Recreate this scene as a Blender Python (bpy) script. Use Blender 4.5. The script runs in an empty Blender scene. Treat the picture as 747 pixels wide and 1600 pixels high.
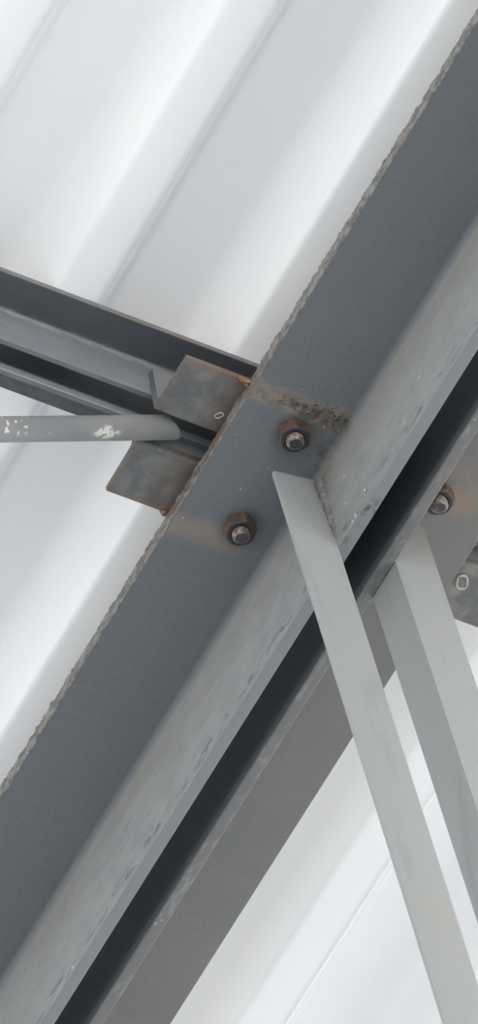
import bpy, bmesh, math, random
from mathutils import Matrix, Vector, noise
random.seed(7)
sc = bpy.context.scene
COL = sc.collection
MM = 0.001

# ------------------------------------------------------------------ camera
# long-lens view up at a truss joint under a metal roof (fitted to the photo, mm -> m)
R = ((0.880082059838046, -0.46303530154560807, -0.10513742185249739),
     (0.32514025308064626, 0.7490553532184058, -0.5772346954588771),
     (0.34603378993658335, 0.473829491840068, 0.809781593322982))
cam_d = bpy.data.cameras.new('camera')
cam = bpy.data.objects.new('camera', cam_d)
COL.objects.link(cam)
cam_d.sensor_fit = 'VERTICAL'
cam_d.sensor_height = 36.0
cam_d.lens = 13725.8 * 36.0 / 1600.0
cam_d.clip_start = 0.1
cam_d.clip_end = 500.0
m = Matrix(((R[0][0], -R[1][0], -R[2][0], -1906.804 * MM),
            (R[0][1], -R[1][1], -R[2][1], -2620.805 * MM),
            (R[0][2], -R[1][2], -R[2][2], -4550.900 * MM),
            (0, 0, 0, 1)))
cam.matrix_world = m
sc.camera = cam

# ------------------------------------------------------------------ light
GROUND_Z = -6.1
world = bpy.data.worlds.new('world')
sc.world = world
world.use_nodes = True
wn = world.node_tree.nodes
wl = world.node_tree.links
bg = wn['Background']
sky = wn.new('ShaderNodeTexSky')
sky.sky_type = 'NISHITA'
sky.sun_disc = False
sky.sun_elevation = math.radians(50)
sky.sun_rotation = math.radians(117)
sky.air_density = 1.0
sky.dust_density = 4.0
wl.new(sky.outputs[0], bg.inputs[0])
bg.inputs[1].default_value = 0.27
sun_d = bpy.data.lights.new('sun', 'SUN')
sun_d.energy = 5.6
sun_d.angle = math.radians(3)
sun_d.color = (1.0, 0.972, 0.925)
sun = bpy.data.objects.new('sun', sun_d)
SUN_TO = Vector((0.50, -0.26, 0.82))
sun.rotation_euler = SUN_TO.to_track_quat('Z', 'Y').to_euler()
sun.location = (-4, -6, 8)
COL.objects.link(sun)

vs = sc.view_settings
vs.view_transform = 'Standard'
vs.look = 'None'
vs.gamma = 1.0
vs.use_curve_mapping = False
vs.exposure = 0.40

# canopy extents (m)
RX0, RX1, RY0, RY1 = -8.0, 11.0, -7.5, 10.0

# ------------------------------------------------------------------ node helper
class G:
    def __init__(s, name):
        s.mat = bpy.data.materials.new(name)
        s.mat.use_nodes = True
        s.nt = s.mat.node_tree
        s.b = s.nt.nodes['Principled BSDF']
        geo = s.nt.nodes.new('ShaderNodeNewGeometry')
        sep = s.nt.nodes.new('ShaderNodeSeparateXYZ')
        sc_ = s.nt.nodes.new('ShaderNodeVectorMath')
        sc_.operation = 'SCALE'
        sc_.inputs['Scale'].default_value = 1000.0
        s.nt.links.new(geo.outputs['Position'], sc_.inputs[0])
        s.nt.links.new(sc_.outputs[0], sep.inputs[0])
        s.P = sc_.outputs[0]
        s.x, s.y, s.z = sep.outputs
        sn = s.nt.nodes.new('ShaderNodeSeparateXYZ')
        s.nt.links.new(geo.outputs['True Normal'], sn.inputs[0])
        s.nx, s.ny, s.nz = sn.outputs

    def put(s, sock, v):
        if hasattr(v, 'is_linked') or hasattr(v, 'links'):
            s.nt.links.new(v, sock)
        else:
            sock.default_value = v

    def m(s, op, a, b=0.0, c=0.0):
        n = s.nt.nodes.new('ShaderNodeMath')
        n.operation = op
        for i, v in enumerate((a, b, c)):
            s.put(n.inputs[i], v)
        return n.outputs[0]

    def add(s, a, b): return s.m('ADD', a, b)
    def sub(s, a, b): return s.m('SUBTRACT', a, b)
    def mul(s, a, b): return s.m('MULTIPLY', a, b)

    def ss(s, v, a, b, lo=0.0, hi=1.0):
        n = s.nt.nodes.new('ShaderNodeMapRange')
        n.interpolation_type = 'SMOOTHSTEP'
        n.clamp = True
        s.put(n.inputs[0], v)
        n.inputs[1].default_value = a
        n.inputs[2].default_value = b
        n.inputs[3].default_value = lo
        n.inputs[4].default_value = hi
        return n.outputs[0]

    def noise(s, scale, detail=4.0, stretch=(1, 1, 1), rough=0.55, off=(0, 0, 0)):
        mp = s.nt.nodes.new('ShaderNodeMapping')
        s.nt.links.new(s.P, mp.inputs[0])
        mp.inputs['Location'].default_value = off
        mp.inputs['Scale'].default_value = stretch
        n = s.nt.nodes.new('ShaderNodeTexNoise')
        s.nt.links.new(mp.outputs[0], n.inputs['Vector'])
        n.inputs['Scale'].default_value = scale
        n.inputs['Detail'].default_value = detail
        n.inputs['Roughness'].default_value = rough
        return n.outputs[0]

    def mix(s, f, a, b):
        n = s.nt.nodes.new('ShaderNodeMix')
        n.data_type = 'RGBA'
        s.put(n.inputs[0], f)
        for sock, v in ((n.inputs[6], a), (n.inputs[7], b)):
            if isinstance(v, tuple):
                sock.default_value = (v[0], v[1], v[2], 1)
            else:
                s.nt.links.new(v, sock)
        return n.outputs[2]

    def band(s, v, c, w):          # 1 at c falling to 0 at +-w
        return s.ss(s.m('ABSOLUTE', s.sub(v, c)), 0.0, w, 1.0, 0.0)

    def done(s, col, rough=0.5, bump=None, strength=0.3, dist=0.3, metal=0.0, spec=0.5):
        if isinstance(col, tuple):
            s.b.inputs['Base Color'].default_value = (*col, 1)
        else:
            s.nt.links.new(col, s.b.inputs['Base Color'])
        s.put(s.b.inputs['Roughness'], rough)
        s.put(s.b.inputs['Metallic'], metal)
        s.b.inputs['Specular IOR Level'].default_value = spec
        if bump is not None:
            n = s.nt.nodes.new('ShaderNodeBump')
            n.inputs['Strength'].default_value = strength
            n.inputs['Distance'].default_value = dist * MM
            s.nt.links.new(bump, n.inputs['Height'])
            s.nt.links.new(n.outputs[0], s.b.inputs['Normal'])
        return s.mat


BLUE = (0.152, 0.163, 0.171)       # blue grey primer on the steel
WARM = (0.205, 0.200, 0.188)       # dusty, weathered primer
TAN = (0.265, 0.222, 0.175)
RUST = (0.115, 0.062, 0.036)


def mat_chord_left():
    g = G('primer_paint_left_angle')
    big = g.noise(0.018, 5)
    fine = g.noise(0.55, 4)
    streak = g.noise(0.09, 5, (1, 0.12, 1))
    col0 = g.ss(g.noise(0.35, 4, off=(2, 2, 9)), 0.38, 0.62)
    # dust and handling marks on the standing leg; paler base paints in side light
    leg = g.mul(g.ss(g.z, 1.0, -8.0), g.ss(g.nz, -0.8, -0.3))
    col = g.mix(g.ss(big, 0.35, 0.7, 0.0, 0.35), BLUE, (0.166, 0.175, 0.178))
    dust = g.mul(leg, g.ss(streak, 0.34, 0.66))
    col = g.mix(g.mul(col0, 0.30), col, (0.110, 0.122, 0.134))
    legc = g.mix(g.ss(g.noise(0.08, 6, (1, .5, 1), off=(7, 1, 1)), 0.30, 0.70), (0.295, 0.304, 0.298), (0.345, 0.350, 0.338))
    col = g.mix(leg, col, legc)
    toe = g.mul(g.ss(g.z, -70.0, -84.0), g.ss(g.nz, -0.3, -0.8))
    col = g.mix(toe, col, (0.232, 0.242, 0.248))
    scr = g.ss(g.noise(0.5, 5, (1, 0.06, 1), off=(3, 3, 8)), 0.58, 0.66)
    col = g.mix(g.mul(g.mul(leg, scr), 0.40), col, (0.37, 0.36, 0.34))
    scd = g.ss(g.noise(0.35, 5, (1, 0.10, 1), off=(13, 5, 2)), 0.60, 0.68)
    col = g.mix(g.mul(g.mul(leg, scd), 0.35), col, (0.16, 0.17, 0.175))
    grit = g.ss(g.noise(0.5, 4, off=(4, 4, 4)), 0.56, 0.70)
    col = g.mix(g.mul(g.mul(leg, grit), 0.22), col, (0.20, 0.18, 0.15))
    near_root = g.m('MAXIMUM', g.mul(g.ss(g.z, -62.0, -6.0), .7), g.band(g.z, -17.0, 24.0))
    col = g.mix(g.mul(g.mul(dust, near_root), 0.85), col, (0.300, 0.288, 0.255))
    spots = g.ss(g.noise(0.055, 3, (1, .6, 1), off=(31, 7, 3)), 0.64, 0.72)
    col = g.mix(g.mul(g.mul(spots, leg), 0.5), col, (0.32, 0.26, 0.20))
    # dashes rolled in near the toe
    dash = g.mul(g.band(g.z, -80.0, 8.0), g.ss(g.noise(0.25, 3, (1, .28, .9)), 0.54, 0.60))
    col = g.mix(g.mul(g.mul(dash, leg), 0.7), col, (0.10, 0.11, 0.12))
    # scorched bands over the two cleat welds
    under = g.ss(g.nz, -0.5, -0.9)
    wob = g.sub(g.noise(0.06, 4), 0.5)
    yy = g.add(g.y, g.mul(wob, 12.0))
    b1 = g.ss(g.m('ABSOLUTE', g.sub(yy, -46.5)), 5.0, 11.5, 1.0, 0.0)
    b1 = g.mul(b1, g.ss(g.x, 74.0, 60.0))
    b1r = g.mul(g.band(yy, -45.5, 11.0), g.ss(g.noise(0.16, 6), 0.42, 0.56))
    b2 = g.mul(g.ss(g.m('ABSOLUTE', g.sub(yy, 66.0)), 3.0, 14.0, 1.0, 0.0), g.ss(g.x, 68.0, 40.0))
    sc1 = g.mul(under, g.m('MAXIMUM', g.mul(b1, 0.85), g.mul(b2, 0.75)))
    col = g.mix(sc1, col, TAN)
    col = g.mix(g.mul(g.mul(under, b1r), g.ss(g.x, 2, 34, .30, .9)), col, (0.085, 0.068, 0.054))
    # darker brown discs around the nuts
    d2 = None
    for (cx, cy) in ((42.0, -25.0), (45.0, 53.0)):
        dd = g.m('SQRT', g.add(g.m('POWER', g.sub(g.x, cx), 2.0), g.m('POWER', g.sub(g.y, cy), 2.0)))
        k = g.ss(dd, 12.0, 19.0, 1.0, 0.0)
        d2 = k if d2 is None else g.m('MAXIMUM', d2, k)
    col = g.mix(g.mul(g.mul(d2, under), 0.32), col, (0.085, 0.072, 0.062))
    # brown dirt run against the root beside the brace
    run = g.mul(g.band(g.y, -18.0, 34.0), g.band(g.x, 66.0, 16.0))
    col = g.mix(g.mul(g.mul(run, under), g.ss(g.noise(0.12, 5), 0.42, 0.62, 0, .8)), col, (0.10, 0.08, 0.062))
    run2 = g.mul(g.band(g.y, 2.0, 30.0), g.mul(leg, g.ss(g.z, -50.0, -5.0)))
    col = g.mix(g.mul(run2, g.ss(g.noise(0.08, 5, off=(5, 5, 5)), 0.40, 0.62, 0, .75)), col, (0.16, 0.125, 0.09))
    # pale flecks
    fl = g.ss(g.noise(0.33, 2, off=(9, 3, 1)), 0.775, 0.80)
    col = g.mix(g.mul(fl, 0.55), col, (0.45, 0.45, 0.43))
    # flame cut edge of the flange
    edge = g.ss(g.add(g.x, g.mul(g.sub(g.noise(0.35, 4), .5), 2.4)), 1.9, 0.9)
    en = g.noise(0.16, 5, (1, 1, 1.6), off=(2, 8, 1))
    ecol = g.mix(g.ss(en, 0.40, 0.62), (0.165, 0.152, 0.136), (0.300, 0.296, 0.280))
    ecol = g.mix(g.ss(g.noise(0.1, 4, off=(17, 2, 4)), 0.60, 0.70), ecol, (0.27, 0.195, 0.155))
    near = g.band(g.y, 8.0, 120.0)
    ecol = g.mix(g.mul(near, g.ss(g.noise(0.14, 4, off=(1, 21, 4)), 0.40, 0.62, 0.1, .8)), ecol, (0.20, 0.125, 0.082))
    col = g.mix(edge, col, ecol)
    h = g.add(g.mul(fine, 0.35), g.add(g.mul(g.noise(0.25, 4), 0.8), g.mul(b1r, g.mul(g.noise(0.30, 6, rough=.7), 9.0))))
    h = g.add(h, g.mul(edge, g.mul(g.noise(0.3, 5), 4.0)))
    rough = g.ss(big, 0.3, 0.7, 0.42, 0.58)
    return g.done(col, rough, h, 0.35, 0.5)


def mat_chord_right():
    g = G('primer_paint_right_angle')
    big = g.noise(0.02, 5)
    col = g.mix(g.ss(big, 0.3, 0.7), (0.152, 0.156, 0.155), (0.166, 0.163, 0.154))
    speck = g.ss(g.noise(0.30, 4), 0.62, 0.74)
    col = g.mix(g.mul(speck, 0.45), col, (0.13, 0.105, 0.085))
    warm = g.ss(g.noise(0.09, 5, off=(4, 14, 2)), 0.50, 0.70)
    col = g.mix(g.mul(warm, 0.30), col, (0.215, 0.19, 0.16))
    fleck = g.ss(g.noise(0.45, 3, off=(6, 6, 2)), 0.60, 0.72)
    col = g.mix(g.mul(fleck, 0.35), col, (0.22, 0.22, 0.215))
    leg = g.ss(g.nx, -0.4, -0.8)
    col = g.mix(leg, col, g.mix(g.ss(g.z, -66.0, -74.0), (0.060, 0.072, 0.088), BLUE))  # shade of the gap painted into the leg face, easing off near the toe
    toe = g.mul(g.ss(g.z, -70.0, -77.0), g.ss(g.noise(0.25, 4, (1, .3, 1)), 0.5, 0.7))
    col = g.mix(g.mul(toe, 0.5), col, (0.30, 0.31, 0.31))
    fl = g.mul(g.ss(g.z, -66.0, -76.0), g.ss(g.noise(0.3, 2), 0.72, 0.76))
    col = g.mix(fl, col, (0.5, 0.5, 0.5))
    dd = g.m('SQRT', g.add(g.m('POWER', g.sub(g.x, 152.0), 2.0), g.m('POWER', g.sub(g.y, -20.0), 2.0)))
    k = g.mul(g.ss(dd, 9.0, 38.0, 1.0, 0.0), g.ss(g.y, -2, -22))
    col = g.mix(g.mul(k, g.ss(g.noise(0.05, 4), 0.35, 0.6, .2, .9)), col, (0.26, 0.185, 0.125))
    h = g.add(g.mul(g.noise(0.5, 5), 1.0), g.mul(speck, -0.8))
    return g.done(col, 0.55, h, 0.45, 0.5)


def mat_brace(name, c):
    g = G(name)
    big = g.noise(0.014, 5, (1, 1, 0.4))
    col = g.mix(g.ss(big, 0.35, 0.7, 0, .5), c, (c[0] * 1.05, c[1] * 1.0, c[2] * .95))
    st = g.ss(g.noise(0.06, 5, (1, 1, 0.10)), 0.56, 0.68)
    col = g.mix(g.mul(st, 0.35), col, (c[0] * .72, c[1] * .74, c[2] * .80))
    tan = g.ss(g.noise(0.012, 4, off=(3, 6, 12)), 0.52, 0.68)
    col = g.mix(g.mul(tan, 0.45), col, (0.43, 0.405, 0.38))
    upper_dark = g.mul(g.ss(g.z, -80.0, -15.0), g.ss(g.x, 60.0, 71.0))  # darker brown towards the upper end, next to the chord leg
    col = g.mix(g.mul(upper_dark, 0.5), col, (0.19, 0.17, 0.14))
    fl = g.ss(g.noise(0.28, 2, off=(3, 9, 1)), 0.775, 0.80)
    col = g.mix(g.mul(fl, 0.5), col, (0.12, 0.12, 0.12))
    return g.done(col, 0.48, g.add(g.noise(0.5, 4), g.mul(g.noise(0.05, 3), 2.0)), 0.2, 0.4)


def mat_purlin():
    g = G('primer_paint_purlin')
    col = g.mix(g.ss(g.noise(0.03, 5), 0.35, 0.7), (0.135, 0.148, 0.162), (0.175, 0.188, 0.200))
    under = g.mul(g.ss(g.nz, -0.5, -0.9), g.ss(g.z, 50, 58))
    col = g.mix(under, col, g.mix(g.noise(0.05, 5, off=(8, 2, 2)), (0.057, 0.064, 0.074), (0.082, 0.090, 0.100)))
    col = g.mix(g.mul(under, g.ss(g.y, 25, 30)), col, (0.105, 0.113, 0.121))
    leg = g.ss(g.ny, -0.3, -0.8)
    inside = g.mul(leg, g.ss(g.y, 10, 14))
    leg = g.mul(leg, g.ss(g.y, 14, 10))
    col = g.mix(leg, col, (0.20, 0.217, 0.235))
    col = g.mix(inside, col, g.mix(g.ss(g.z, 36, 32.5), (0.032, 0.038, 0.047), (0.32, 0.34, 0.36)))  # gap shade painted dark, with a painted lit strip along the bottom
    dust = g.mul(leg, g.ss(g.noise(0.05, 5, (.3, 1, 1)), 0.45, 0.65))
    col = g.mix(g.mul(dust, 0.4), col, (0.30, 0.31, 0.32))
    root = g.mul(g.mul(g.band(g.z, 60.0, 3.5), g.ss(g.y, -6.5, -3.5)), g.ss(g.noise(0.3, 4, (.4, 1, 1)), 0.42, 0.62))
    col = g.mix(g.mul(root, 0.7), col, (0.34, 0.33, 0.28))
    edge = g.mul(g.ss(g.y, -25.6, -27.0), g.ss(g.noise(0.12, 4), 0.4, 0.6, .2, .8))
    col = g.mix(edge, col, (0.22, 0.17, 0.13))
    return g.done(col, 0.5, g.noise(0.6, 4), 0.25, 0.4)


def mat_cleat():
    g = G('weld_scorched_paint')
    col = g.mix(g.ss(g.noise(0.08, 6), 0.38, 0.64), (0.130, 0.133, 0.132), (0.205, 0.200, 0.188))
    n1 = g.mul(g.sub(g.noise(0.05, 5, off=(3, 3, 3)), .5), 30.0)
    rx = g.mul(g.ss(g.add(g.x, n1), -26.0, -2.0), g.ss(g.x, 60.0, 30.0))
    col = g.mix(g.mul(rx, 0.75), col, (0.095, 0.066, 0.047))
    # corner scale
    e1 = g.ss(g.add(g.y, g.mul(n1, .12)), -40.0, -44.5)
    e2 = g.ss(g.add(g.y, g.mul(n1, .12)), 61.0, 66.0)
    er = g.m('MAXIMUM', e1, e2)
    col = g.mix(g.mul(er, 0.55), col, (0.21, 0.13, 0.085))
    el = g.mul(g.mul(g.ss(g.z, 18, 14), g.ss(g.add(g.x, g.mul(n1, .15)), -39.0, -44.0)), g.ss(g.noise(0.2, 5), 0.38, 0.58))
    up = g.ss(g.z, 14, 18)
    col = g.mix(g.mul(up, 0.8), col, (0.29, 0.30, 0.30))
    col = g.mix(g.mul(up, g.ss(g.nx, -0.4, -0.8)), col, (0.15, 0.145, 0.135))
    col = g.mix(g.mul(el, 0.7), col, (0.24, 0.185, 0.135))
    fl = g.ss(g.noise(0.3, 2, off=(6, 1, 8)), 0.765, 0.79)
    col = g.mix(g.mul(fl, 0.7), col, (0.55, 0.52, 0.47))
    # far end: pale rubbed patches
    far = g.mul(g.ss(g.x, 190, 200), g.ss(g.noise(0.07, 4, off=(9, 4, 2)), 0.5, 0.66))
    col = g.mix(g.mul(far, 0.6), col, (0.34, 0.28, 0.23))
    h = g.add(g.noise(0.45, 5), g.mul(g.mul(el, g.noise(0.25, 5)), 5.0))
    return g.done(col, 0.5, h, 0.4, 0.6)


def mat_rod():
    g = G('rod_paint')
    col = g.mix(g.ss(g.noise(0.04, 5, (.4, 1, .4)), 0.35, 0.7), (0.215, 0.224, 0.230), (0.275, 0.272, 0.265))
    u = g.sub(g.x, -77.0)
    vz = g.sub(g.sub(g.z, -21.8), g.mul(u, 0.595))
    dd = g.m('SQRT', g.add(g.m('POWER', g.mul(u, 0.5), 2.0), g.add(g.m('POWER', g.sub(g.y, 8.1), 2.0), g.m('POWER', vz, 2.0))))
    w = g.mul(g.ss(dd, 3.0, 6.5, 1.0, 0.0), g.ss(g.noise(0.22, 4), 0.44, 0.50))
    w2 = g.mul(g.ss(g.x, -135, -141), g.mul(g.ss(g.y, 11, 7), g.ss(g.noise(0.2, 3, off=(1, 7, 7)), 0.58, 0.64)))
    w3 = g.ss(g.noise(0.24, 3, off=(8, 7, 2)), 0.70, 0.74)
    col = g.mix(g.m('MAXIMUM', w, g.m('MAXIMUM', w2, g.mul(w3, .5))), col, (0.68, 0.66, 0.62))
    return g.done(col, 0.5, g.noise(0.5, 4), 0.25, 0.4)


def mat_nut():
    g = G('rusty_bolt_steel')
    col = g.mix(g.ss(g.noise(0.14, 5), 0.38, 0.62), (0.105, 0.085, 0.075), (0.185, 0.105, 0.068))
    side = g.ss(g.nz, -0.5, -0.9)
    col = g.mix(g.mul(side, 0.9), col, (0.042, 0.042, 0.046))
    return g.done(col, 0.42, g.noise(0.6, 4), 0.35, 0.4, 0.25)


def mat_stud():
    g = G('worn_thread_steel')
    col = g.mix(g.ss(g.noise(0.3, 4), 0.40, 0.62), (0.16, 0.105, 0.07), (0.36, 0.32, 0.275))
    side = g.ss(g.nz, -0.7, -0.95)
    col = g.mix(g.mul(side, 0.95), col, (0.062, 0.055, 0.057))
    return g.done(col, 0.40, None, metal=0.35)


def mat_crust():
    g = G('dirt_crust')
    col = g.mix(g.ss(g.noise(0.3, 4), 0.38, 0.64), (0.070, 0.058, 0.048), (0.190, 0.165, 0.138))
    return g.done(col, 0.8, g.noise(0.6, 5), 0.6, 0.6)


def mat_weld(name, a, b):
    g = G(name)
    col = g.mix(g.ss(g.noise(0.22, 5), 0.40, 0.62), a, b)
    return g.done(col, 0.45, g.noise(0.4, 5), 0.5, 0.6)


def mat_roof():
    g = G('white_coated_sheet')
    col = g.mix(g.ss(g.noise(0.006, 4), 0.35, 0.7), (0.79, 0.80, 0.80), (0.815, 0.82, 0.805))
    speck = g.ss(g.noise(0.10, 2), 0.80, 0.83)
    col = g.mix(g.mul(speck, .5), col, (0.6, 0.6, 0.58))
    g.done(col, 0.32, g.noise(0.008, 3), 0.12, 6.0)
    # the sheet lets some daylight through
    tr = g.nt.nodes.new('ShaderNodeBsdfTranslucent')
    tr.inputs['Color'].default_value = (0.84, 0.85, 0.83, 1)
    mx = g.nt.nodes.new('ShaderNodeMixShader')
    mx.inputs[0].default_value = 0.068
    out = [n for n in g.nt.nodes if n.type == 'OUTPUT_MATERIAL'][0]
    g.nt.links.new(g.b.outputs[0], mx.inputs[1])
    g.nt.links.new(tr.outputs[0], mx.inputs[2])
    g.nt.links.new(mx.outputs[0], out.inputs[0])
    return g.mat


def mat_ground():
    g = G('pale_concrete')
    col = g.mix(g.noise(0.0012, 5), (0.455, 0.465, 0.45), (0.555, 0.565, 0.55))
    return g.done(col, 0.9)


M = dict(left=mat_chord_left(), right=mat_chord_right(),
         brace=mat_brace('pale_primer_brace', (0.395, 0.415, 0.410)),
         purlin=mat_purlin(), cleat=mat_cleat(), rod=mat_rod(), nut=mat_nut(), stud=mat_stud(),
         crust=mat_crust(), roof=mat_roof(), ground=mat_ground(),
         weld=mat_weld('painted_weld', (0.185, 0.178, 0.160), (0.255, 0.260, 0.252)),
         rustweld=mat_weld('rusty_weld', (0.16, 0.085, 0.045), (0.34, 0.19, 0.10)),
         fleck=mat_weld('pale_spatter', (0.46, 0.43, 0.38), (0.66, 0.64, 0.60)))

# ------------------------------------------------------------------ object helpers
def link(name, bm, mat, parent=None, smooth=None, kind=None):
    """bm is in world millimetres; the mesh is stored relative to its parent chain."""
    off = Vector((0, 0, 0))
    p = parent
    while p is not None:
        off += p.location
        p = p.parent
    bmesh.ops.recalc_face_normals(bm, faces=bm.faces[:])
    for v in bm.verts:
        v.co = v.co * MM - off
    me = bpy.data.meshes.new(name)
    bm.to_mesh(me)
    bm.free()
    me.materials.append(mat)
    o = bpy.data.objects.new(name, me)
    COL.objects.link(o)
    if parent:
        o.parent = parent
    if smooth is not None:
        for pl in me.polygons:
            pl.use_smooth = True
        me.set_sharp_from_angle(angle=math.radians(smooth))
    if kind:
        o['kind'] = kind
    return o


def thing(name, label, cat, loc, group=None):
    o = bpy.data.objects.new(name, None)
    o.empty_display_size = 0.02
    COL.objects.link(o)
    o.location = Vector(loc) * MM
    o['label'] = label
    o['category'] = cat
    if group:
        o['group'] = group
    return o


def arc(cx, cy, r, a0, a1, n):
    return [(cx + r * math.cos(math.radians(a0 + (a1 - a0) * i / n)),
             cy + r * math.sin(math.radians(a0 + (a1 - a0) * i / n))) for i in range(n + 1)]


def angle_profile(fl, leg, t, rr, toe, heel):
    """L profile: corner of the outside at (0,0), flange to -u, leg to -v. Returned as (u, v)."""
    p = []
    p += arc(-heel, -heel, heel, 90, 0, 3) if heel > 0 else [(0, 0)]
    p += [(0, -leg)] if toe <= 0.0 else [(0, -leg + .6), (-.6, -leg)]
    p += arc(-t + toe, -leg + toe, toe, 270, 180, 3)
    p += arc(-t - rr, -t - rr, rr, 0, 90, 5)
    p += arc(-fl + toe, -t + toe, toe, 270, 180, 3)
    p += [(-fl, 0)]
    return p


def extrude(bm, prof, to3, stations):
    rings = []
    for s in stations:
        rings.append([bm.verts.new(to3(u, v, s)) for (u, v) in prof])
    n = len(prof)
    for a, b in zip(rings[:-1], rings[1:]):
        for i in range(n):
            bm.faces.new((a[i], a[(i + 1) % n], b[(i + 1) % n], b[i]))
    for r in (rings[0], rings[-1]):
        bm.faces.new(r)
    return rings


def frange(a, b, st):
    n = max(1, int(round((b - a) / st)))
    return [a + (b - a) * i / n for i in range(n + 1)]


def nz(x, y, z):
    return noise.noise(Vector((x, y, z)))

# ------------------------------------------------------------------ setting: ground and roof
bm = bmesh.new()
S = 150000
vv = [bm.verts.new(c) for c in ((-S, -S, GROUND_Z * 1000), (S, -S, GROUND_Z * 1000), (S, S, GROUND_Z * 1000), (-S, S, GROUND_Z * 1000))]
bm.faces.new(vv)
floor = link('floor', bm, M['ground'], kind='structure')

ZS = 66.6                    # underside of the low flats, where the sheet rests on the purlins
PER, LOW, SL, DEP = 128.6, 33.0, 19.0, 39.0
X0 = 5.0                     # a low flat starts here
def bend(p0, p1, p2, r, n=4):
    """round the corner p1"""
    a, b, c = Vector(p0), Vector(p1), Vector(p2)
    d0, d1 = (a - b).normalized(), (c - b).normalized()
    s, e = b + d0 * r, b + d1 * r
    return [tuple((s * (1 - t) ** 2 + b * 2 * t * (1 - t) + e * t * t)) for t in [i / n for i in range(n + 1)]]
def rib_curve():
    a = (-SL - 9, ZS + DEP); b = (-SL, ZS + DEP); c = (0, ZS); d = (LOW, ZS); e = (LOW + SL, ZS + DEP); f_ = (LOW + SL + 5, ZS + DEP)
    return [a] + bend(a, b, c, 8, 6) + bend(b, c, d, 4) + bend(c, d, e, 2.0, 3) + bend(d, e, f_, 4) + [f_]
curve = rib_curve()
def strip(bm, line, stations):
    rows = [[bm.verts.new((u, s, v)) for (u, v) in line] for s in stations]
    for a, b in zip(rows[:-1], rows[1:]):
        for i in range(len(line) - 1):
            bm.faces.new((a[i], a[i + 1], b[i + 1], b[i]))
k0 = math.ceil((RX0 * 1000 - X0) / PER)
k1 = math.floor((RX1 * 1000 - X0) / PER)
ys = [RY0 * 1000, -700, -350, 0, 350, 700, RY1 * 1000]
bm = bmesh.new()
for k in range(k0, k1):
    xa = X0 + k * PER + curve[-1][0]
    xb = X0 + (k + 1) * PER + curve[0][0]
    strip(bm, [(xa, ZS + DEP), (xb, ZS + DEP)], ys)
ceiling = link('ceiling', bm, M['roof'], kind='structure')
rib_mesh = None
for k in range(k0, k1 + 1):
    if rib_mesh is None:
        bm = bmesh.new()
        strip(bm, curve, ys)
        o = link('rib', bm, M['roof'], ceiling, smooth=80)
        rib_mesh = o.data
    else:
        o = bpy.data.objects.new('rib', rib_mesh)
        COL.objects.link(o)
        o.parent = ceiling
    o.location = ((X0 + k * PER) * MM, 0, 0)

# ------------------------------------------------------------------ the truss
T, W, H1, H2, GAP, W2 = 8.69, 80.0, 88.0, 77.9, 25.6, 85.5
XL, XR = W - T, W + GAP + T          # left face of left leg, right face of right leg
truss = thing('roof_truss', 'grey painted steel roof truss, two angle bars back to back with braces', 'truss', (92.8, 0, 0))
YA, YB = -2300, 3000
st = frange(YA, -420, 120) + frange(-418, 520, 1.6) + frange(522, YB, 120)

# left angle, with its ragged flame cut flange edge
bm = bmesh.new()
prof = angle_profile(W, H1 + T, T, 4.0, 1.2, 0)
n_edge = len(prof)
def left3(u, v, s):
    x, z = W + u, T + v
    if x < 3.0:                                   # the cut edge wanders and is pitted
        w = .5 * nz(s * .035, 3.1, 0) + .7 * nz(s * .12, z * .15, 5) + .9 * nz(s * .4, z * .4, 9)
        x += w
        z += (.4 * nz(s * .2, 7.7, 2) if z < 6 else .7 * nz(s * .15, 1.7, 8))
    return (x, s, z)
# more points down the edge so it can be rough
i_e = len(prof) - 1
prof = prof[:i_e] + [(-W, -T + 1.2 + (T - 1.2) * q) for q in (.25, .5, .75)] + [prof[i_e]]
extrude(bm, prof, left3, st)
link('chord_angle', bm, M['left'], truss, smooth=40)

# right angle, mirrored
bm = bmesh.new()
prof = angle_profile(W2, H2 + T, T, 5.0, 1.2, 0)
extrude(bm, prof, lambda u, v, s: (W + GAP - u, s, T + v), frange(YA, -420, 120) + frange(-400, 500, 20) + frange(520, YB, 120))
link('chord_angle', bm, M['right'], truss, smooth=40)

# braces: an angle each, outstanding leg towards -Y, attached leg flat on the chord leg
TH_D = 1.6708269834911185
dvec = Vector((0, math.cos(TH_D), -math.sin(TH_D)))
nvec = Vector((0, math.sin(TH_D), math.cos(TH_D)))       # towards +Y, square to the brace
Y0, WD, WA, TB = -1.13, 33.2, 30.5, 3.2
def brace(xh, sx):
    """heel at x=xh; sx=-1 outstanding leg to the left, +1 to the right"""
    bm = bmesh.new()
    prof = []
    prof += [(0.0, 0.0)]
    prof += arc(WD - .9, .9, .9, -90, 0, 2)
    prof += arc(WD - .9, TB - .9, .9, 0, 90, 2)
    prof += arc(TB + 3, TB + 3, 3, 270, 180, 3)
    prof += arc(TB - .8, WA - .8, .8, 0, 90, 2)
    prof += [(0, WA)]
    # prof: (out, back) -> x = xh + sx*out ; back along nvec
    rings = []
    stn = [0, 10, 25, 50, 100, 200, 400, 700, 1060]
    for s in stn:
        ring = []
        for (u, v) in prof:
            p = Vector((xh + sx * u, Y0, 0)) + nvec * v
            if s == 0:
                ztop = -3.0 - u * .27 - v * .05        # sawn end, just clear of the flange
                p = p + dvec * ((p.z - ztop) / -dvec.z)
            else:
                p = p + dvec * (s + 14)
            ring.append(bm.verts.new(p))
        rings.append(ring)
    n = len(prof)
    for a, b in zip(rings[:-1], rings[1:]):
        for i in range(n):
            bm.faces.new((a[i], a[(i + 1) % n], b[(i + 1) % n], b[i]))
    bm.faces.new(rings[0])
    bm.faces.new(rings[-1])
    return link('diagonal_brace', bm, M['brace'], truss, smooth=30)
brace(XL, -1)
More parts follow.
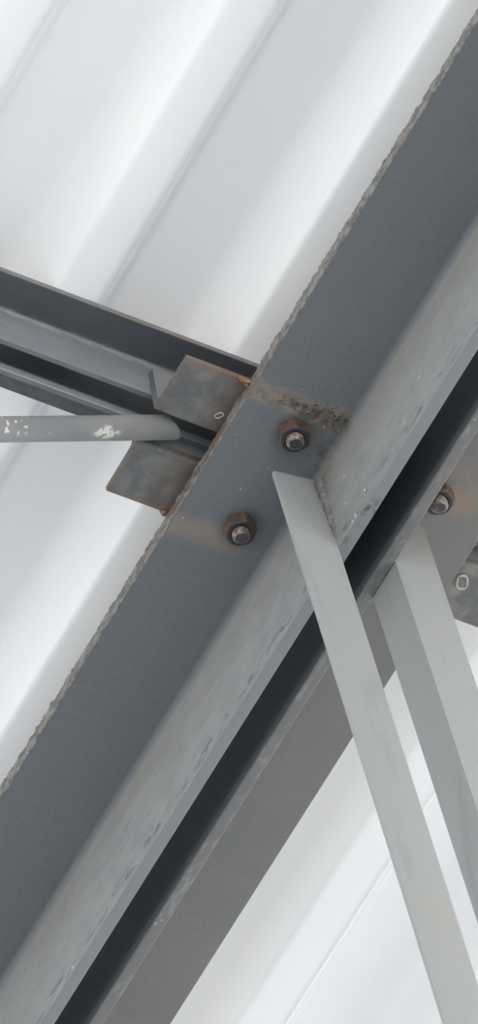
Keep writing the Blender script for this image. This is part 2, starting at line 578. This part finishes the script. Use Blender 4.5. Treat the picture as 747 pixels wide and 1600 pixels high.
brace(XR, +1)

def bead(name, pts, rad, mat, parent, lumps=0.35, seed=0.0, seg=10):
    """a rippled weld bead following pts (mm), each (x, y, z, scale)"""
    bm = bmesh.new()
    P = [Vector(p[:3]) for p in pts]
    # resample
    out = []
    for i in range(len(P) - 1):
        L = (P[i + 1] - P[i]).length
        n = max(2, int(L / 1.0))
        for j in range(n):
            t = j / n
            out.append((P[i].lerp(P[i + 1], t), pts[i][3] * (1 - t) + pts[i + 1][3] * t))
    out.append((P[-1], pts[-1][3]))
    rings = []
    N = len(out)
    for i, (c, s) in enumerate(out):
        d = (out[min(i + 1, N - 1)][0] - out[max(i - 1, 0)][0]).normalized()
        a = d.orthogonal().normalized()
        b = d.cross(a)
        fade = min(1.0, (min(i, N - 1 - i) + .6) / 3.0)
        ring = []
        for q in range(seg):
            an = 2 * math.pi * q / seg
            v = a * math.cos(an) + b * math.sin(an)
            r = rad * s * math.sqrt(fade) * (1 + .12 * math.sin(i * 1.9) + lumps * nz(c.x * .25 + v.x + seed, c.y * .25 + v.y, c.z * .25 + v.z))
            ring.append(bm.verts.new(c + v * r))
        rings.append(ring)
    for a, b in zip(rings[:-1], rings[1:]):
        for i in range(seg):
            bm.faces.new((a[i], a[(i + 1) % seg], b[(i + 1) % seg], b[i]))
    bm.faces.new(rings[0])
    bm.faces.new(rings[-1])
    return link(name, bm, mat, parent, smooth=70)

def heel(z, dx=0.0, dy=0.0, x=XL):
    s = z / dvec.z
    return (x + dx, Y0 + dvec.y * s + dy, z)
# fillet weld between the near brace and the chord leg
bead('weld_bead', [(*heel(-3, -.2, -1.4), .9), (*heel(-14, .6, -2.4), 1.25), (*heel(-40, .8, -1.8), 1.0), (*heel(-62, .6, -1.3), .75), (*heel(-74, .4, -.8), .5)], 3.2, M['weld'], truss, .45)
bead('weld_bead', [(*heel(-4, .8, -.8, XR), .9), (*heel(-40, .8, -1.2, XR), 1.0), (*heel(-74, .6, -.8, XR), .7)], 2.6, M['weld'], truss, .4, 8.0)

# crust of scale and dirt against the scorched band
bm = bmesh.new()
rnd = random.Random(11)
for i in range(260):
    t = rnd.random() ** .8
    x = 20 + 50 * t
    y = -46.5 + rnd.gauss(0, 2.2 + 1.8 * t) + (3 if x > 60 else 0) * rnd.random()
    if x > 72: continue
    r = rnd.uniform(.22, .75) * (0.6 + .8 * t)
    mat_ = Matrix.Translation((x, y, -.15 * r)) @ Matrix.Rotation(rnd.random() * 6.3, 4, 'Z') @ Matrix.Diagonal((r * rnd.uniform(.9, 1.9), r, r * rnd.uniform(.4, .8), 1))
    g0 = len(bm.verts)
    bmesh.ops.create_icosphere(bm, subdivisions=1, radius=1.0, matrix=mat_)
for v in bm.verts:
    v.co += Vector((nz(v.co.x, v.co.y, 1), nz(v.co.x, v.co.y, 5), nz(v.co.x, v.co.y, 9))) * .35
link('scale_crust', bm, M['crust'], truss, kind='stuff')

# weld spatter on the faces of the left angle
bm = bmesh.new()
for (x, y, z, rx, ry, rz) in ((XL, -34, -83.5, .5, 1.2, 2.3), (XL, -29.5, -84, .4, .9, 1.5), (XL, -48.5, -74, .5, 1.3, 1.9), (XL, -47, -78, .4, .9, .8),
                              (XL, -102, -71, .3, 2.2, .7), (XL, -126, -53.6, .3, 2.4, .8), (XL, -70, -57, .4, 1.0, 1.6), (XL, 358, -84, .4, 1.4, 1.6),
                              (XL, -30, -36, .3, 1.3, .8), (XL, -26, -60, .3, .7, 1.0)):
    bmesh.ops.create_icosphere(bm, subdivisions=2, radius=1.0, matrix=Matrix.Translation((x, y, z)) @ Matrix.Diagonal((rx, ry, rz, 1)))
for _ in range(14):
    x, y = rnd.uniform(6, 66), rnd.uniform(-60, 80)
    r = rnd.uniform(.25, .55)
    bmesh.ops.create_icosphere(bm, subdivisions=1, radius=1.0, matrix=Matrix.Translation((x, y, 0)) @ Matrix.Diagonal((r, r * rnd.uniform(1, 1.8), r * .6, 1)))
link('weld_spatter', bm, M['fleck'], truss, smooth=60, kind='stuff')

# ------------------------------------------------------------------ cleats
def ring_blob(bm, cx, cy, z, rx, ry, rot, r):
    N, K = 26, 6
    rings = []
    for i in range(N):
        a = 2 * math.pi * i / N
        ex, ey = math.copysign(abs(math.cos(a)) ** .7, math.cos(a)) * rx, math.copysign(abs(math.sin(a)) ** .7, math.sin(a)) * ry
        c = Vector((cx + ex * math.cos(rot) - ey * math.sin(rot), cy + ex * math.sin(rot) + ey * math.cos(rot), z))
        o_ = (c - Vector((cx, cy, z))).normalized()
        rr = r * (1 + .5 * nz(a * 1.3, 2, 2))
        rings.append([bm.verts.new(c + o_ * rr * math.cos(b) + Vector((0, 0, -rr * math.sin(b)))) for b in [2 * math.pi * q / K for q in range(K)]])
    for i in range(N):
        a, b = rings[i], rings[(i + 1) % N]
        for q in range(K):
            bm.faces.new((a[q], a[(q + 1) % K], b[(q + 1) % K], b[q]))

CX0, CX1, CT, CH = -44.3, 236.0, 5.0, 42.0
def cleat(y_heel, width, sgn, label):
    """sgn -1: flange runs to -Y from the heel; +1: to +Y"""
    root = thing('angle_cleat', label, 'bracket', ((CX0 + CX1) / 2, y_heel + sgn * width / 2, T), 'angle cleats under the purlin')
    bm = bmesh.new()
    prof = arc(3.5, 3.5, 3.5, 180, 270, 5) + arc(width - .8, .8, .8, -90, 0, 2) + [(width, CT)] \
        + arc(CT + 4, CT + 4, 4, 270, 180, 4) + [(CT, CH), (0, CH)]
    def to3(u, v, s):
        x = s
        if s < CX0 + 3:
            x += .7 * nz(u * .25, v * .25, 3 + sgn) + .5 * nz(u * .8, v * .8, 7)
        return (x, y_heel + sgn * u, T + v)
    extrude(bm, prof, to3, [CX0, CX0 + 1.5, CX0 + 4] + frange(-36, 228, 6) + [CX1])
    return root, link('angle_bar', bm, M['cleat'], root, smooth=40)
c1, _ = cleat(-.8, 44.2, -1, 'grey steel angle cleat above the round rod, scorched brown at its right corner')
c2, _ = cleat(23.8, 42.9, +1, 'grey steel angle cleat below the round rod, with a crusty left corner')
bead('weld_bead', [(-9, -45.2, T - .2, .5), (-4, -45.4, T - .3, 1.0), (-.8, -45.6, T - .6, 1.3), (-.6, -41, T - .4, .5)], 2.0, M['rustweld'], c1, .7)
bead('weld_bead', [(-6, 66.6, T, .5), (-2.5, 67.2, T - .4, 1.2), (-.8, 67.4, T - .8, 1.0)], 1.9, M['rustweld'], c2, .7, 3.0)
bm = bmesh.new()
ring_blob(bm, -5.2, -14.5, T, 1.7, 2.7, .7, .38)
link('spatter_ring', bm, M['fleck'], c1, smooth=60)
bm = bmesh.new()
ring_blob(bm, 201.0, 38.6, T, 3.4, 5.2, -.45, .75)
link('weld_ring', bm, M['fleck'], c2, smooth=60)

# ------------------------------------------------------------------ purlin (open web joist)
PT = 4.0
purlin = thing('purlin', 'dark grey twin angle purlin with a round web rod, crossing above the truss', 'beam', (0, 11.5, 27.6))
def pangle(y_leg, sgn, fl):
    """leg against the web rod, flange away"""
    bm = bmesh.new()
    prof = angle_profile(fl, 39.0, PT, 3.0, .8, 0)
    extrude(bm, prof, lambda u, v, s: (s, y_leg - sgn * u, 66.6 + v), frange(-2400, -300, 150) + frange(-290, 300, 10) + frange(310, 4300, 190))
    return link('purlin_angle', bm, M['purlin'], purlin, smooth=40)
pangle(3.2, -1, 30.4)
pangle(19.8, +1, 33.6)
# web rod, welded up between the two legs
def rod(name, far, end, r, mat, parent, seg=32):
    """round bar; its upper end is cut off askew, with a worn rim"""
    bm = bmesh.new()
    d = (end - far).normalized()
    a = Vector((0, 1, 0))
    b = d.cross(a).normalized()
    if b.z < 0: b = -b
    rings = []
    for (c, k, cut) in ((far, 1, 0), (end - d * 300, 1, 0), (end - d * 60, 1, 0), (end - d * 20, 1, 0), (end - d * 4, 1, 1), (end - d * 1.2, .97, 1), (end, .86, 1), (end + d * .8, .6, 1)):
        ring = []
        for q in range(seg):
            o_ = (a * math.cos(2 * math.pi * q / seg) + b * math.sin(2 * math.pi * q / seg)) * r * k
            ring.append(bm.verts.new(c + o_ - d * (cut * .75 * o_.dot(b * .66 - a * .75))))
        rings.append(ring)
    for p, q in zip(rings[:-1], rings[1:]):
        for i in range(seg):
            bm.faces.new((p[i], p[(i + 1) % seg], q[(i + 1) % seg], q[i]))
    bm.faces.new(rings[0])
    bm.faces.new(rings[-1])
    return link(name, bm, mat, parent, smooth=60)
dr = Vector((116.3, 0, 69.2)).normalized()
p0 = Vector((-38.7, 11.5, 10.3))
rod('web_rod', p0 - dr * 700, p0 + dr * 15.5, 8.25, M['rod'], purlin)

# ------------------------------------------------------------------ bolts
def bolt(cx, cy, rot, zb, label, tilt):
    root = thing('bolt', label, 'bolt', (cx, cy, 0), 'bolts through the truss flanges')
    AF, HN = 19.2, 10.2
    # nut: hexagon with a chamfered outer face
    bm = bmesh.new()
    N = 48
    rings = []
    def hexr(a):
        k = (a - rot) % (math.pi / 3)
        return AF / 2 / math.cos(k - math.pi / 6)
    for (z, lim) in ((0, 99), (-HN + 2.2, 99), (-HN + 1.3, 10.7), (-HN + .6, 10.0), (-HN, 9.0), (-HN, 6.7), (-HN + 1.2, 5.9)):
        rr = []
        for i in range(N):
            a = 2 * math.pi * i / N
            r = min(hexr(a), lim)
            rr.append(bm.verts.new((cx + r * math.cos(a), cy + r * math.sin(a), z)))
        rings.append(rr)
    for a, b in zip(rings[:-1], rings[1:]):
        for i in range(N):
            bm.faces.new((a[i], a[(i + 1) % N], b[(i + 1) % N], b[i]))
    bm.faces.new(rings[0])
    bm.faces.new(rings[-1])
    link('nut', bm, M['nut'], root, smooth=25)
    # threaded end of the bolt, passing up through flange and cleat
    bm = bmesh.new()
    R0, R1 = 5.75, 5.0
    z = zb
    prof = [(0.0, z), (3.9, z), (4.8, z + .7)]
    z += 1.0
    while z < -HN + 2:
        prof += [(R1, z), (R0, z + .65), (R0, z + .95), (R1, z + 1.6)]
        z += 1.75
    prof += [(R1, 16.0), (0.0, 16.0)]
    N = 32
    rings = []
    for (r, zz) in prof[1:-1]:
        rings.append([bm.verts.new((cx + r * math.cos(2 * math.pi * i / N), cy + r * math.sin(2 * math.pi * i / N), zz + .25 * math.sin(2 * math.pi * i / N))) for i in range(N)])
    for a, b in zip(rings[:-1], rings[1:]):
        for i in range(N):
            bm.faces.new((a[i], a[(i + 1) % N], b[(i + 1) % N], b[i]))
    bm.faces.new(rings[0])
    bm.faces.new(rings[-1])
    link('threaded_end', bm, M['stud'], root, smooth=35)
    return root
bolt(40.2, -27.8, math.radians(8), -14.8, 'rusty hexagon nut and bolt end beside the crusty scorched band', 0)
bolt(42.6, 51.0, math.radians(22), -14.8, 'rusty hexagon nut and bolt end left of the welded brace top', 0)
bolt(148.5, -21.4, math.radians(30), -15.5, 'grey hexagon nut and bolt end on the right flange, half hidden by the bar', 0)
